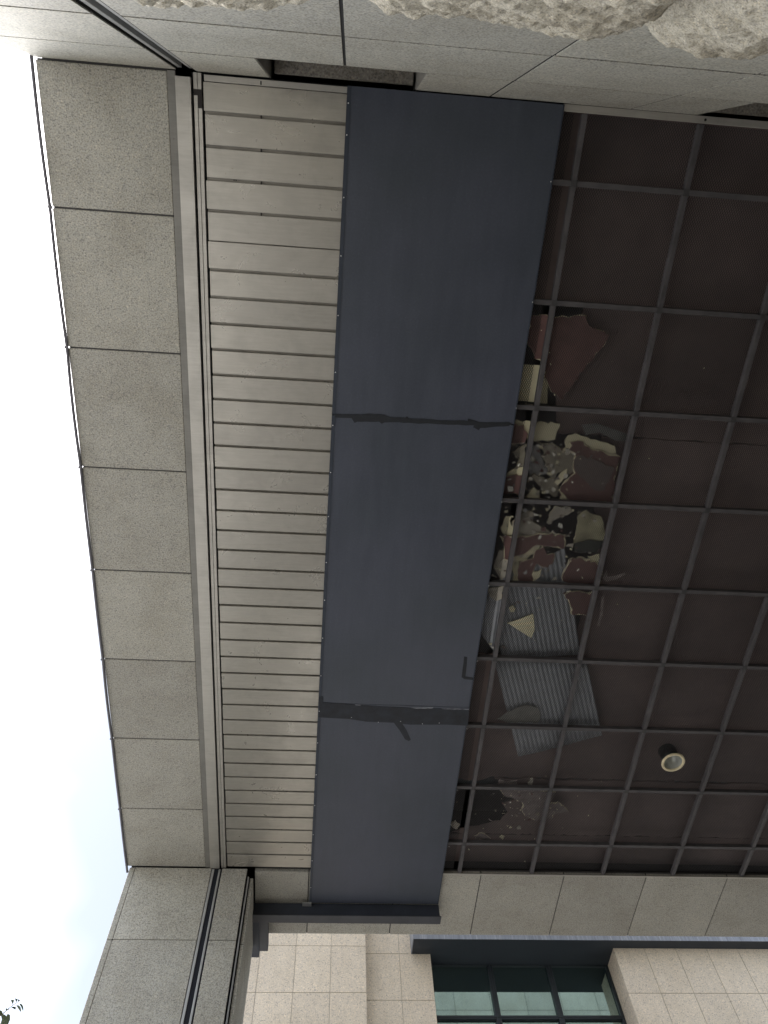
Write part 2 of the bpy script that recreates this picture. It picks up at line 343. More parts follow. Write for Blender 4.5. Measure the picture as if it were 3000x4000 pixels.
# ------------------------------------------------------------------ measured outlines (metres, above the eye)
DEBRIS=[
('plasterboard_piece','large dark red board scrap left of nearest bars, pointed at its lower end',[(1.293,0.742),(1.377,0.727),(1.473,0.740),(1.591,0.726),(1.695,0.713),(1.714,0.760),(1.780,0.801),(1.822,0.808),(1.884,0.843),(1.878,0.880),(1.822,0.977),(1.745,1.110),(1.668,1.260),(1.633,1.336),(1.601,1.314),(1.528,1.258),(1.483,1.195),(1.434,1.068),(1.375,1.045),(1.345,0.980),(1.305,0.946),(1.300,0.851)],5.065,0.009,'red',0.006),
('plasterboard_piece','clean cream rectangle of board beside the dark cover sheet',[(1.264,1.093),(1.488,1.091),(1.529,1.373),(1.277,1.360)],5.085,0.012,'cream',0.000),
('plasterboard_piece','dark red scrap tucked against cover sheet above its first seam end',[(1.268,1.528),(1.372,1.541),(1.415,1.608),(1.401,1.682),(1.335,1.697),(1.285,1.696)],5.062,0.009,'red',0.006),
('plasterboard_piece','broad cream board scrap just below the cream rectangle, with rounded right end',[(1.288,1.518),(1.419,1.515),(1.651,1.520),(1.658,1.549),(1.642,1.586),(1.639,1.653),(1.513,1.676),(1.455,1.675),(1.404,1.622),(1.332,1.575)],5.082,0.012,'cream',0.004),
('bent_metal_trim','bent grey metal strip with a bolt hole at right of the rubble',[(1.817,1.519),(1.929,1.501),(2.197,1.574),(2.199,1.634),(2.103,1.628),(1.968,1.569),(1.865,1.597)],5.075,0.004,'grey',0.000),
('plasterboard_piece','long cream strip of broken board above the largest red slab',[(1.710,1.655),(1.731,1.610),(1.785,1.588),(1.831,1.604),(1.952,1.630),(2.105,1.667),(2.129,1.730),(2.085,1.747),(1.975,1.746),(1.894,1.705),(1.805,1.695),(1.728,1.714)],5.078,0.010,'cream',0.003),
('plasterboard_piece','largest dark red slab of broken board lying on the mesh',[(1.741,1.651),(1.855,1.645),(1.926,1.712),(2.021,1.710),(2.069,1.734),(2.120,1.731),(2.168,1.751),(2.168,1.851),(2.161,1.961),(2.192,2.142),(1.877,2.147),(1.813,2.126),(1.727,2.063),(1.763,1.974),(1.832,1.908),(1.806,1.848),(1.809,1.749),(1.750,1.722)],5.060,0.010,'red',0.012),
('plasterboard_piece','smooth grey brown scrap lying over middle of the largest red slab',[(1.809,1.837),(1.824,1.760),(1.935,1.769),(2.086,1.829),(2.137,1.857),(2.114,1.960),(2.091,2.032),(2.017,2.036),(1.879,1.934)],5.052,0.006,'brown',0.000),
('plasterboard_piece','large olive grey board scrap left of the largest red slab',[(1.506,1.675),(1.625,1.676),(1.666,1.700),(1.752,1.737),(1.815,1.744),(1.808,1.844),(1.859,1.899),(1.786,1.923),(1.697,1.920),(1.696,1.998),(1.731,2.027),(1.739,2.114),(1.702,2.120),(1.634,2.072),(1.568,2.028),(1.497,1.954),(1.515,1.930),(1.619,1.979),(1.660,1.961),(1.598,1.856),(1.567,1.804),(1.570,1.758)],5.070,0.012,'olive',0.004),
('crumpled_foil','crumpled silver grey foil along the first long bar',[(1.458,1.704),(1.513,1.712),(1.577,1.834),(1.624,1.893),(1.623,1.932),(1.547,1.959),(1.489,1.947),(1.469,1.840)],5.090,0.004,'silver',0.000),
('plasterboard_piece','cream wedge with flat end above the second cross bar of the rubble',[(1.506,2.069),(1.539,2.043),(1.588,2.072),(1.598,2.131),(1.475,2.150)],5.064,0.012,'cream',0.002),
('plasterboard_piece','bright cream scrap left of the first long bar beside cover sheet',[(1.300,1.952),(1.344,1.904),(1.429,1.883),(1.439,1.949),(1.376,1.972)],5.078,0.012,'cream',0.002),
('plasterboard_piece','small pointed cream triangle at lower tip of the largest red slab',[(1.768,2.077),(1.827,2.154),(1.742,2.158)],5.052,0.012,'cream',0.000),
('plasterboard_piece','slanted cream sliver between olive scrap and largest red slab',[(1.686,1.995),(1.723,1.915),(1.767,1.874),(1.772,1.920),(1.749,1.976),(1.719,2.017)],5.062,0.012,'cream',0.000),
('plasterboard_piece','dark red square scrap beside cover sheet, left of the first long bar',[(1.292,1.964),(1.436,1.944),(1.448,2.116),(1.292,2.117)],5.066,0.009,'red',0.006),
('plasterboard_piece','olive grey pointed scrap at left of first long bar near crumpled foil',[(1.315,1.766),(1.406,1.700),(1.431,1.789),(1.433,1.873),(1.355,1.908),(1.387,1.807)],5.072,0.012,'olive',0.002),
('plasterboard_piece','pale grey square cornered board with sloping right side',[(1.438,2.280),(1.563,2.257),(1.576,2.339),(1.762,2.446),(1.598,2.475),(1.477,2.486),(1.408,2.431)],5.084,0.012,'pale',0.003),
('plasterboard_piece','pale wedge pointing left just below the second rubble cross bar',[(1.726,2.206),(1.861,2.199),(1.871,2.256),(1.768,2.315),(1.693,2.343)],5.080,0.012,'pale',0.002),
('plasterboard_piece','tall stained cream and green scrap near second long bar',[(1.935,2.275),(1.992,2.219),(2.061,2.261),(2.134,2.281),(2.195,2.446),(2.187,2.505),(2.112,2.518),(1.943,2.526),(1.937,2.595),(1.946,2.458)],5.076,0.012,'stained',0.000),
('plasterboard_piece','dark green grey strip under the tall stained scrap',[(1.946,2.519),(2.054,2.479),(2.178,2.482),(2.182,2.541),(2.146,2.590),(1.953,2.600)],5.062,0.008,'darkgreen',0.000),
('plasterboard_piece','long dark red band of board with cream broken lower edge',[(1.319,2.481),(1.589,2.459),(1.677,2.437),(1.865,2.440),(1.868,2.567),(1.697,2.559),(1.641,2.545),(1.555,2.630),(1.463,2.686),(1.396,2.698),(1.372,2.588)],5.058,0.010,'red',0.011),
('plasterboard_piece','cream curved scrap below the long dark red band',[(1.591,2.543),(1.669,2.547),(1.649,2.617),(1.582,2.680),(1.519,2.727),(1.546,2.902),(1.499,2.904),(1.444,2.687),(1.557,2.621)],5.074,0.012,'cream',0.000),
('plasterboard_piece','rounded dark red scrap with a white chip beside corrugated sheet',[(1.518,2.705),(1.620,2.665),(1.631,2.588),(1.686,2.551),(1.737,2.625),(1.797,2.614),(1.798,2.709),(1.728,2.756),(1.667,2.715),(1.649,2.795),(1.666,2.900),(1.534,2.907),(1.503,2.784)],5.050,0.009,'red',0.007),
('plasterboard_piece','small pale triangle right of the rounded dark red scrap',[(1.640,2.793),(1.709,2.760),(1.708,2.826),(1.651,2.886)],5.047,0.012,'cream',0.000),
('plasterboard_piece','dark red five sided slab with cream rim by second long bar',[(1.924,2.663),(2.036,2.635),(2.186,2.685),(2.237,2.779),(2.231,2.904),(2.001,2.911),(1.895,2.848),(1.915,2.742)],5.056,0.012,'red',0.016),
('plasterboard_piece','cream corner sliver above the five sided red slab',[(2.079,2.637),(2.171,2.606),(2.198,2.701),(2.134,2.677)],5.070,0.010,'cream',0.000),
('plasterboard_piece','pale pointed scrap between cover sheet and first long bar, below red band',[(1.333,2.622),(1.376,2.602),(1.447,2.719),(1.440,2.825),(1.394,2.889),(1.313,2.783)],5.070,0.012,'pale',0.000),
('plasterboard_piece','bright cream triangle between cover sheet and first long bar',[(1.320,2.411),(1.347,2.307),(1.425,2.402),(1.428,2.473),(1.360,2.476)],5.078,0.012,'cream',0.000),
('plasterboard_piece','dark red scrap with cream left edge over corrugated sheet',[(1.988,2.967),(2.212,2.965),(2.205,3.094),(2.190,3.202),(2.047,3.199),(1.997,3.076),(1.946,2.996)],5.054,0.012,'red',0.013),
('plasterboard_piece','clean cream triangle lying on the corrugated sheet',[(1.501,3.297),(1.603,3.251),(1.710,3.196),(1.747,3.362),(1.730,3.443)],5.046,0.010,'cream',0.000),
('plasterboard_piece','tiny cream chip above the cream triangle',[(1.487,3.146),(1.519,3.121),(1.549,3.149),(1.543,3.187),(1.509,3.188)],5.048,0.010,'cream',0.000),
('plasterboard_piece','rounded pale scrap over bluish corrugated offcut beside cover sheet',[(1.286,2.971),(1.415,2.938),(1.417,3.064),(1.372,3.086),(1.312,3.046)],5.052,0.012,'pale',0.000),
('plasterboard_piece','dull olive scrap under the lower corrugated sheet',[(1.556,4.343),(1.647,4.253),(1.790,4.179),(1.913,4.201),(1.953,4.285),(1.948,4.362),(1.675,4.388)],5.049,0.006,'olivedark',0.000),
('plasterboard_piece','ragged grey brown board scrap with pale broken edges at far end',[(1.709,5.224),(1.926,5.206),(2.273,5.245),(2.254,5.343),(2.236,5.406),(2.315,5.373),(2.380,5.427),(2.445,5.501),(2.300,5.555),(2.299,5.606),(2.134,5.636),(2.011,5.575),(1.972,5.500),(1.956,5.401),(1.856,5.348),(1.758,5.308)],5.066,0.010,'ragged',0.010),
('plasterboard_piece','pale two peaked scrap above the ragged grey brown board',[(1.662,5.161),(1.696,5.082),(1.757,5.128),(1.851,5.084),(1.872,5.155)],5.056,0.008,'brownpale',0.000),
('plasterboard_piece','small pale upright sliver above the ragged grey brown board',[(1.975,5.148),(1.989,5.064),(2.007,5.061),(2.014,5.149)],5.058,0.008,'pale',0.000),
('plasterboard_piece','brown grey oval scrap nearest the far granite beam',[(1.536,5.851),(1.582,5.805),(1.640,5.817),(1.710,5.887),(1.699,5.906),(1.645,5.927),(1.555,5.897)],5.056,0.009,'ragged',0.006),
('plasterboard_piece','small round cream chip near the far granite beam',[(1.791,5.856),(1.811,5.827),(1.844,5.848),(1.831,5.892)],5.054,0.009,'cream',0.000),
('plasterboard_piece','pale crumb against cover sheet near its far end',[(1.274,5.703),(1.319,5.645),(1.371,5.694),(1.347,5.765),(1.312,5.747)],5.056,0.009,'pale',0.000),
('torn_paper','curled strip of torn pale paper right of the second long bar',[(2.239,2.820),(2.257,2.742),(2.278,2.808),(2.342,2.793),(2.415,2.761),(2.426,2.778),(2.359,2.826),(2.276,2.857)],5.050,0.002,'brownpale',0.000),
('torn_paper','thin upright strip of torn paper right of the second long bar',[(2.264,3.011),(2.283,2.987),(2.313,3.171),(2.307,3.301),(2.284,3.290),(2.288,3.149)],5.050,0.002,'brownpale',0.000),
]
CORR=[
('upper corrugated steel sheet on the mesh under a cream triangle',[(1.275,2.953),(1.872,2.561),(2.211,3.621),(1.512,3.677)],5.062),
('lower corrugated steel sheet with a sawtooth far edge',[(1.441,3.689),(2.280,3.701),(2.591,4.527),(1.829,4.810)],5.062),
('bluish corrugated steel offcut between cover sheet and first long bar',[(1.280,3.070),(1.454,3.062),(1.459,3.650),(1.295,3.441)],5.066),
]
TWIG=[(-2.485,6.005,3.386),(-2.423,5.968,3.398),(-2.367,5.929,3.412),(-2.342,5.906,3.421),(-2.293,5.863,3.437),(-2.265,5.845,3.444),(-2.251,5.836,3.446)]
LEAVES=[
 [(-2.2918,5.8644,3.4391),(-2.2929,5.8497,3.4449),(-2.3050,5.8380,3.4549),(-2.3065,5.8263,3.4598),(-2.2932,5.8225,3.4549),(-2.2788,5.8132,3.4514),(-2.2795,5.8253,3.4474)],
 [(-2.2673,5.8481,3.4474),(-2.2669,5.8363,3.4505),(-2.2723,5.8242,3.4552),(-2.2726,5.8086,3.4595),(-2.2635,5.8129,3.4560),(-2.2506,5.8059,3.4545),(-2.2561,5.8232,3.4512)],
 [(-2.2482,5.8244,3.4384),(-2.2484,5.8247,3.4454),(-2.2535,5.8242,3.4569),(-2.2494,5.8252,3.4616),(-2.2394,5.8268,3.4534),(-2.2305,5.8285,3.4521),(-2.2417,5.8261,3.4469)],
 [(-2.2656,5.8664,3.4413),(-2.2413,5.8477,3.4303),(-2.2245,5.8524,3.4214),(-2.2214,5.8777,3.4177),(-2.2259,5.9116,3.4173),(-2.2378,5.9031,3.4241),(-2.2527,5.8843,3.4333)],
 [(-2.2492,5.8697,3.4544),(-2.2303,5.8608,3.4492),(-2.2114,5.8602,3.4327),(-2.2028,5.8647,3.4185),(-2.1989,5.8745,3.4015),(-2.2110,5.8729,3.4149),(-2.2298,5.8697,3.4365)],
 [(-2.2879,5.8596,3.4272),(-2.2928,5.8558,3.4200),(-2.2815,5.8799,3.4257),(-2.2723,5.9012,3.4290),(-2.2697,5.8916,3.4409),(-2.2782,5.8745,3.4359)],
 [(-2.3253,5.8944,3.4191),(-2.3250,5.8834,3.4260),(-2.3128,5.8857,3.4368),(-2.3182,5.8934,3.4268)],
 [(-2.3458,5.8894,3.4302),(-2.3351,5.8915,3.4348),(-2.3304,5.8938,3.4270),(-2.3351,5.8938,3.4180),(-2.3398,5.8915,3.4257)],
 [(-2.3481,5.8917,3.3936),(-2.3631,5.9052,3.3921),(-2.3655,5.9594,3.3933),(-2.3832,6.0158,3.3926),(-2.3887,6.0519,3.3928),(-2.3612,6.0645,3.3965),(-2.3297,6.0289,3.3996),(-2.3084,5.9727,3.4009),(-2.3008,5.9149,3.4003),(-2.3149,5.8964,3.3979),(-2.3289,5.9253,3.3970),(-2.3341,5.9059,3.3958)],
 [(-2.3660,5.9238,3.4160),(-2.3624,5.9064,3.4177),(-2.3712,5.8918,3.4192),(-2.3934,5.8899,3.4197),(-2.4104,5.9199,3.4171),(-2.4078,5.9594,3.4132),(-2.3865,5.9540,3.4134),(-2.3745,5.9388,3.4147)],
]
SEAM=[(-0.048,1.509),(0.140,1.504),(0.202,1.493),(0.311,1.495),(0.348,1.510),(0.465,1.510),(0.478,1.497),(0.493,1.511),(0.620,1.510),(0.702,1.515),(0.926,1.507),(0.928,1.488),(0.956,1.495),(1.014,1.511),(1.224,1.497),(1.257,1.504),(1.237,1.526),(1.101,1.544),(1.028,1.553),(1.017,1.572),(0.973,1.551),(0.980,1.537),(0.824,1.541),(0.705,1.543),(0.632,1.541),(0.569,1.548),(0.423,1.545),(0.315,1.553),(0.297,1.564),(0.278,1.549),(0.116,1.558),(0.099,1.569),(0.074,1.533),(-0.047,1.535)]
PATCH=[(-0.078,4.079),(-0.045,4.078),(-0.040,4.142),(0.200,4.155),(0.489,4.171),(0.778,4.176),(1.264,4.170),(1.275,4.359),(1.089,4.353),(0.746,4.365),(0.598,4.348),(0.355,4.344),(0.189,4.319),(-0.075,4.310)]
DRIP=[(0.598,4.344),(0.677,4.356),(0.722,4.429),(0.771,4.541),(0.753,4.557),(0.717,4.537),(0.665,4.444)]
SCUFF1=[(0.710,4.167),(0.787,4.169),(0.941,4.159),(0.933,4.171),(0.788,4.179)]
SCUFF2=[(1.010,4.171),(1.263,4.168),(1.264,4.174),(1.069,4.176)]
SCUFF3=[(0.238,4.154),(0.296,4.156),(0.287,4.162),(0.248,4.161)]
LMARK=[(1.150,3.605),(1.178,3.609),(1.184,3.687),(1.187,3.815),(1.262,3.827),(1.257,3.848),(1.182,3.843),(1.155,3.822),(1.153,3.767),(1.153,3.669)]
CLIP=[(-0.163,6.734),(-0.070,6.732),(-0.067,6.860),(-0.160,6.861)]
# ================================================================== ground
g = solid('ground', [(-250, -250, -CZ), (250, -250, -CZ), (250, 250, -CZ), (-250, 250, -CZ)], [(0, 1, 2, 3)], 'paving')
tag(g, kind='structure')

fl = box('bounce_cut_floor', -1.75, 8.58, -.40, 7.2, -CZ+.004, -CZ+.12, 'dark_floor', None, .004)   # unseen dark floor, added to weaken light bounced onto the ceiling
tag(fl, kind='structure')
YW = -.5575                   # face of the wall behind the viewer
XE = 8.6                      # right end of the covered passage
HJ = .013                     # half a bed joint
G = .0055                     # half a stone joint

# ================================================================== wall behind the viewer
wall = thing('granite_wall', 'grey granite clad wall with rough rock face lower course, behind the viewer', 'wall', (0, -1.1, -CZ))
box('wall_core', -1.90, XE, -1.6, -.70, -CZ, 6.5, 'backing', wall, 0)
box('wall_core', -.975, XE, -.6995, YW-.0045, -CZ, 4.269, 'backing', wall, 0)
box('wall_core', -1.90, -1.08, -.6995, YW-.0045, -CZ, 4.998, 'backing', wall, 0)
POCK = [(-.522, .355), (2.144, 3.03), (4.82, 5.70)]
xs = -.975
for a, b_ in POCK+[(XE, XE)]:
    box('wall_core', xs, a-.014, -.6995, YW-.0045, 4.2695, 4.998, 'backing', wall, 0); xs = b_+.014
def gpanel(x0, x1, z0, z1, mat='granite', name='stone_panel'):
    d = random.uniform(-.0015, .0015)
    return box(name, x0+.007, x1-.007, YW-.035, YW+d, z0+HJ, z1-HJ, mat, wall, .001)
vj = [-.970, -.067, .820, 1.713, 2.600, 3.487, 4.374, 5.261, 6.148, 7.035, 7.922, XE]
for i in range(len(vj)-1):
    for z0, z1 in ((2.685, 3.48), (3.48, 4.28)):
        gpanel(vj[i], vj[i+1], z0, z1)
cuts = sorted(set(vj+[p for q in POCK for p in q]))
for i in range(len(cuts)-1):
    mid = (cuts[i]+cuts[i+1])/2
    if any(a < mid < b_ for a, b_ in POCK): continue
    gpanel(cuts[i], cuts[i+1], 4.28, 5.006)
for z0, z1 in ((-CZ, -.52), (-.52, .28), (.28, 1.08), (1.08, 1.88), (1.88, 2.68), (2.68, 3.485), (3.485, 4.29), (4.29, 5.006)):
    gpanel(-1.905, -1.076, z0, z1)
for a, b_ in POCK:            # openings at the wall head: metal reveals, stone seen in the depth
    box('reveal', a-.013, a-.001, -.69, YW-.004, 4.283, 5.2, 'dull_metal', wall, .001)
    box('reveal', b_+.001, b_+.013, -.69, YW-.004, 4.283, 5.2, 'dull_metal', wall, .001)
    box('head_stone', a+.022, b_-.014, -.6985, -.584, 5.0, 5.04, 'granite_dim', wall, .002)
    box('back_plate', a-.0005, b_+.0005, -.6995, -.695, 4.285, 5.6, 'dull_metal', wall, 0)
# upright slot with two aluminium rails
box('slot_back', -1.08, -.97, -.64, -.625, -CZ, 4.995, 'black_gap', wall, 0)
box('rail', -1.073, -1.047, -.624, YW-.012, -CZ, 4.99, 'rail_metal', wall, .002)
box('rail', -1.006, -.986, -.624, YW-.012, -CZ, 4.99, 'rail_metal', wall, .002)
# rock face course
SIL = [(-.97, .0), (-.80, .012), (-.73, .045), (-.672, .0765), (-.603, .0975), (-.524, .0885), (-.461, .0785), (-.366, .0885), (-.279, .0725), (-.207, .0445), (-.10, .02), (-.067, .012),
       (.0, .015), (.024, .0255), (.082, .0545), (.172, .0615), (.318, .0535), (.401, .0565), (.484, .0605), (.552, .0685), (.681, .0835), (.722, .0765), (.776, .0545), (.815, .02), (.825, .012),
       (.859, .014), (.897, .0245), (.953, .0485), (1.028, .0735), (1.10, .0865), (1.211, .0815), (1.336, .0605), (1.45, .07), (1.6, .075), (1.713, .02), (1.85, .07), (2.1, .085), (2.4, .07), (2.6, .015), (2.8, .08), (3.2, .07), (3.487, .02), (3.8, .08), (4.2, .07), (4.374, .02), (9, .05)]
def sil(x):
    for (a, p), (b_, q) in zip(SIL, SIL[1:]):
        if a <= x <= b_: return p+(q-p)*(x-a)/(b_-a)
    return .05
def rock(x0, x1, z0, z1, nx, nzz, top):
    vs = []; fs = []
    for j in range(nzz+1):
        t = (j/nzz)**1.35 if top else j/nzz
        z = z1-(z1-z0)*t
        for i in range(nx+1):
            x = x0+(x1-x0)*i/nx
            dz = z1-z
            p = sil(x) if top else .06
            e = min(1, (x-x0)/.05+.0, (x1-x)/.05+.0); e = max(0, e)**.6
            eb = max(0, min(1, (z-z0)/.05))**.6
            et = min(1, dz/.03)**.6
            q = Vector((x*1.0, z, 3.7))
            big = noise.fractal(q*4.2, 1.0, 2.0, 4)*.016
            rid = (abs(noise.noise(q*9+Vector((5, 1, 2))))-.25)*.022
            fine = noise.fractal(q*38, 1.0, 2.0, 4)*.0075
            bulge = (p*.93*et + (.050*(1-math.exp(-dz/.25)) + (big+rid)*min(1, .35+dz/.06))*et)*(.25+.75*e)*(.3+.7*eb) + fine*(.3+et)
            vs.append((x, YW-.012+max(.002, bulge)+.010, z+noise.noise(q*30)*.006*et))
    for j in range(nzz):
        for i in range(nx):
            a = j*(nx+1)+i; fs.append((a, a+1, a+nx+2, a+nx+1))
    nb = len(vs)               # closed back
    vs += [(x0, YW-.03, z1), (x1, YW-.03, z1), (x1, YW-.03, z0), (x0, YW-.03, z0)]
    fs.append((nb, nb+3, nb+2, nb+1))
    fs.append(tuple([nb+1]+[i for i in range(nx, -1, -1)]+[nb])); L0 = nzz*(nx+1)
    fs.append(tuple([nb+3]+[L0+i for i in range(nx+1)]+[nb+2]))
    fs.append(tuple([nb]+[j*(nx+1) for j in range(nzz+1)]+[nb+3])); fs.append(tuple([nb+2]+[j*(nx+1)+nx for j in range(nzz, -1, -1)]+[nb+1]))
    return solid('rock_block', vs, fs, 'rock', wall, smooth=True)
for i in range(len(vj)-1):
    near = i < 4
    rock(vj[i]+.004, vj[i+1]-.004, 1.885, 2.677, 110 if near else 16, 90 if near else 12, True)
    for z0 in (1.085, .285, -.515, -CZ):
        rock(vj[i]+.004, vj[i+1]-.004, z0, {1.085: 1.877, .285: 1.077, -.515: .277, -CZ: -.523}[z0], 12, 8, False)

# ================================================================== granite soffit along the open edge
sof = thing('granite_soffit', 'strip of speckled granite slabs along the open left edge overhead', 'soffit', (-1.52, 2.9, 5.0))
box('backing_board', -1.898, -1.139, YW, 6.29, 5.009, 5.06, 'sealant', sof, 0)
sj = [-.553, .258, 1.150, 2.036, 2.912, 3.776, 4.642, 5.500, 6.286]
for a, b_ in zip(sj, sj[1:]):
    box('stone_panel', -1.905, -1.141, a+G, b_-G, 5.0+random.uniform(-.0012, .0012), 5.04, 'granite', sof, .004)
box('edge_bar', -1.1395, -1.092, -.553, 6.286, 4.9995, 5.03, 'dull_metal', sof, .001)
box('cover_trim', -1.0905, -.9985, -.525, 6.279, 4.984, 5.02, 'trim_metal', sof, .0015)
box('shadow_gap', -.9980, -.9855, -.553, 6.286, 5.02, 5.03, 'black_gap', sof, 0)

# ================================================================== metal strip soffit
slat = thing('slatted_soffit', 'soffit of narrow satin aluminium strips between granite edge and dark cover sheet', 'soffit', (-.4, 2.9, 5.0))
box('frame', -.985, -.962, -.553, 6.286, 4.998, 5.03, 'trim_metal', slat, .0015)
box('frame', -.9605, -.937, -.553, 6.286, 5.0005, 5.03, 'trim_metal', slat, .0015)
box('frame', -.921, .30, -.546, -.512, 5.0, 5.03, 'trim_metal', slat, .0015)
box('shadow_gap', -.9365, .30, -.556, 6.30, 5.034, 5.04, 'black_gap', slat, 0)
JY = [-.509, -.346, -.162, .023, .208, .392, .572, .748, .924, 1.102, 1.281, 1.458, 1.635, 1.812, 1.989, 2.164, 2.338, 2.510, 2.682, 2.853, 3.023, 3.195, 3.365, 3.537, 3.710, 3.881, 4.052, 4.224, 4.396, 4.567, 4.736, 4.905, 5.074, 5.243, 5.411, 5.579, 5.748, 5.920, 6.093, 6.270]
box('back_plate', -.925, .30, -.511, 6.268, 5.027, 5.030, 'slat_metal_shaded', slat, 0)
for k, (a, b_) in enumerate(zip(JY, JY[1:])):
    g0 = .003 if k in (5,) else .0095
    g1 = .003 if k in (4,) else .0095
    if k == 0: g0 = .001
    if k == len(JY)-2: g1 = .002
    dz = random.uniform(-.0012, .0012); dx = random.uniform(-.003, .003)
    box('slat', -.924+dx, .30, a+g0, b_-g1, 5.0+dz, 5.0262, 'slat_metal', slat, .0015)
for y in (-.527, -.346, -.162, .025, .209):
    z = 4.999 if y < -.5 else 5.010
    box('screw_slot', -.585, -.576, y-.010, y+.010, z, z+.003, 'slot_dark', slat, .001)
for x, y in ((-.755, .02), (-.742, .02)):
    lathe('drip_hole', [(.0001, 0), (.004, 0), (.004, .002)], x, y, 5.0255, 'slot_dark', slat, 8)
# little dark bracket left in the frame at the near end
brk = solid('bracket', [(-.984, -.465, 4.996), (-.937, -.465, 4.996), (-.937, -.365, 4.996), (-.962, -.365, 4.996), (-.962, -.432, 4.996), (-.984, -.432, 4.996)]
      + [(-.984, -.465, 5.001), (-.937, -.465, 5.001), (-.937, -.365, 5.001), (-.962, -.365, 5.001), (-.962, -.432, 5.001), (-.984, -.432, 5.001)],
      [(0, 1, 4, 5), (1, 2, 3, 4), (6, 11, 10, 7), (7, 10, 9, 8)]+[(i, (i+1) % 6, (i+1) % 6+6, i+6) for i in range(6)], 'slot_dark', slat)

# ================================================================== dark cover sheet
cov = thing('cover_sheet', 'long dark blue grey sheet metal cover screwed beneath the ceiling', 'metal sheet', (.6, 3.1, 4.97))
xl = lambda y: -.0586-.00506*(y+.53)
xr = lambda y: 1.2785-.0045*(y+.53)
def slabq(name, q, z0, z1, mat, par):
    vs = [(x, y, z0) for x, y in q]+[(x, y, z1) for x, y in q]
    return solid(name, vs, [(3, 2, 1, 0), (4, 5, 6, 7), (0, 1, 5, 4), (1, 2, 6, 5), (2, 3, 7, 6), (3, 0, 4, 7)], mat, par)
seg = [(-.549, 1.513, 4.9700), (1.519, 4.150, 4.9705), (4.153, 6.752, 4.9695)]
for a, b_, z in seg:
    slabq('sheet_panel', [(xl(a)+.025, a), (xr(a), a), (xr(b_), b_), (xl(b_)+.025, b_)], z, 4.997, 'sheet_paint', cov)
    slabq('folded_lip', [(xl(a), a), (xl(a)+.0265, a), (xl(b_)+.0265, b_), (xl(b_), b_)], z-.003, 4.990, 'sheet_lip', cov)
    slabq('folded_lip', [(xr(a)-.003, a), (xr(a)+.006, a), (xr(b_)+.006, b_), (xr(b_)-.003, b_)], z-.0025, 4.995, 'sheet_lip', cov)
SCREW = None
def screw(x, y, z, par, r=.0045):
    global SCREW
    if SCREW is None:
        bm = bmesh.new(); bmesh.ops.create_uvsphere(bm, u_segments=8, v_segments=5, radius=1); bmesh.ops.scale(bm, vec=(1, 1, .6), verts=bm.verts)
        SCREW = bpy.data.meshes.new('screw'); bm.to_mesh(SCREW); bm.free(); SCREW.materials.append(MATS['screw_steel'])
    o = place('screw', SCREW, Vector((x, y, z+CZ)), par); o.scale = (r, r, r); return o
y = -.449
ys = [-.449, -.272]+[.062+.38*k for k in range(18)]
for y in ys:
    if y < 6.7: screw(xl(y)+.011, y+random.uniform(-.02, .02), 4.9655, cov)
for k in range(9): screw(xr(0)-.004, -.1155+.752*k, 4.967, cov, .004)
for x, y in ((.216, 4.30), (.46, 4.345), (.66, 4.33), (.86, 4.35), (1.01, 4.335)): screw(x, y, 4.9645, cov, .0035)
rg = random.Random(5)
sheet_poly('sealant_joint', jag(SEAM, .03, .0025, rg), 4.9655, .0048, ['caulk'], cov)
sheet_poly('patch_plate', PATCH, 4.9662, .0045, ['sheet_patch'], cov)
sheet_poly('paint_run', DRIP, 4.9675, .0022, ['sheet_patch'], cov)
sheet_poly('sealant_trail', LMARK, 4.9675, .0035, ['caulk'], cov)
for S_ in (SCUFF1, SCUFF2, SCUFF3): sheet_poly('scuff', jag(S_, .02, .002, rg), 4.9652, .0008, ['scuff'], cov)

# ================================================================== steel channel carrying the far end of the cover
chn = thing('steel_channel', 'dark steel channel with a projecting stub under the far beam', 'steel channel', (.3, 6.84, 4.85))
box('channel', -.660, 1.262, 6.790, 6.886, 4.856, 4.992, 'steel_dark', chn, .003)
box('flange', -.664, 1.275, 6.775, 6.892, 4.846, 4.8555, 'steel_edge', chn, .002)
box('stub', -.674, -.594, 6.893, 7.450, 4.850, 4.975, 'steel_dark', chn, .003)
box('stub', -.5935, -.503, 6.893, 7.350, 4.853, 4.940, 'steel_edge', chn, .003)
cl = sheet_poly('clip', CLIP, 4.958, .006, ['rail_metal'], chn)

# ================================================================== mesh ceiling
msh = thing('mesh_ceiling', 'dark steel grid ceiling filled with expanded metal mesh', 'ceiling', (4.5, 2.9, 5.0))
XK = [1.433+.752*k for k in range(10)]; YK = [-.1155+.752*k for k in range(9)]
for x in XK:
    box('bar', x-.018+.003*math.sin(x*7), x+.018+.003*math.sin(x*7), -.512, 6.314, 5.0, 5.040, 'bar_paint', msh, .002)
for y in YK:
    box('bar', .70, XE, y-.018, y+.018, 5.0015, 5.0415, 'bar_paint', msh, .002)
for x in XK:
    for y in YK:
        box('joint_plate', x-.0195, x+.0195, y-.022, y+.022, 4.9975, 5.0005, 'bar_joint', msh, .0008)
box('wall_angle', 1.285, XE, YW+.0015, -.515, 4.988, 5.0, 'trim_metal', msh, .0015)
lathe('screw_hole', [(.0001, 0), (.008, 0), (.008, .002)], 2.196, -.535, 4.9872, 'slot_dark', msh, 10)
box('wall_angle', -.10, XE, 6.315, 6.333, 4.990, 5.0, 'trim_metal', msh, .0015)
LX, LY = 3.308, 4.765          # downlight centre
SWX, LWY = .0168, .0270
MESHC = {}
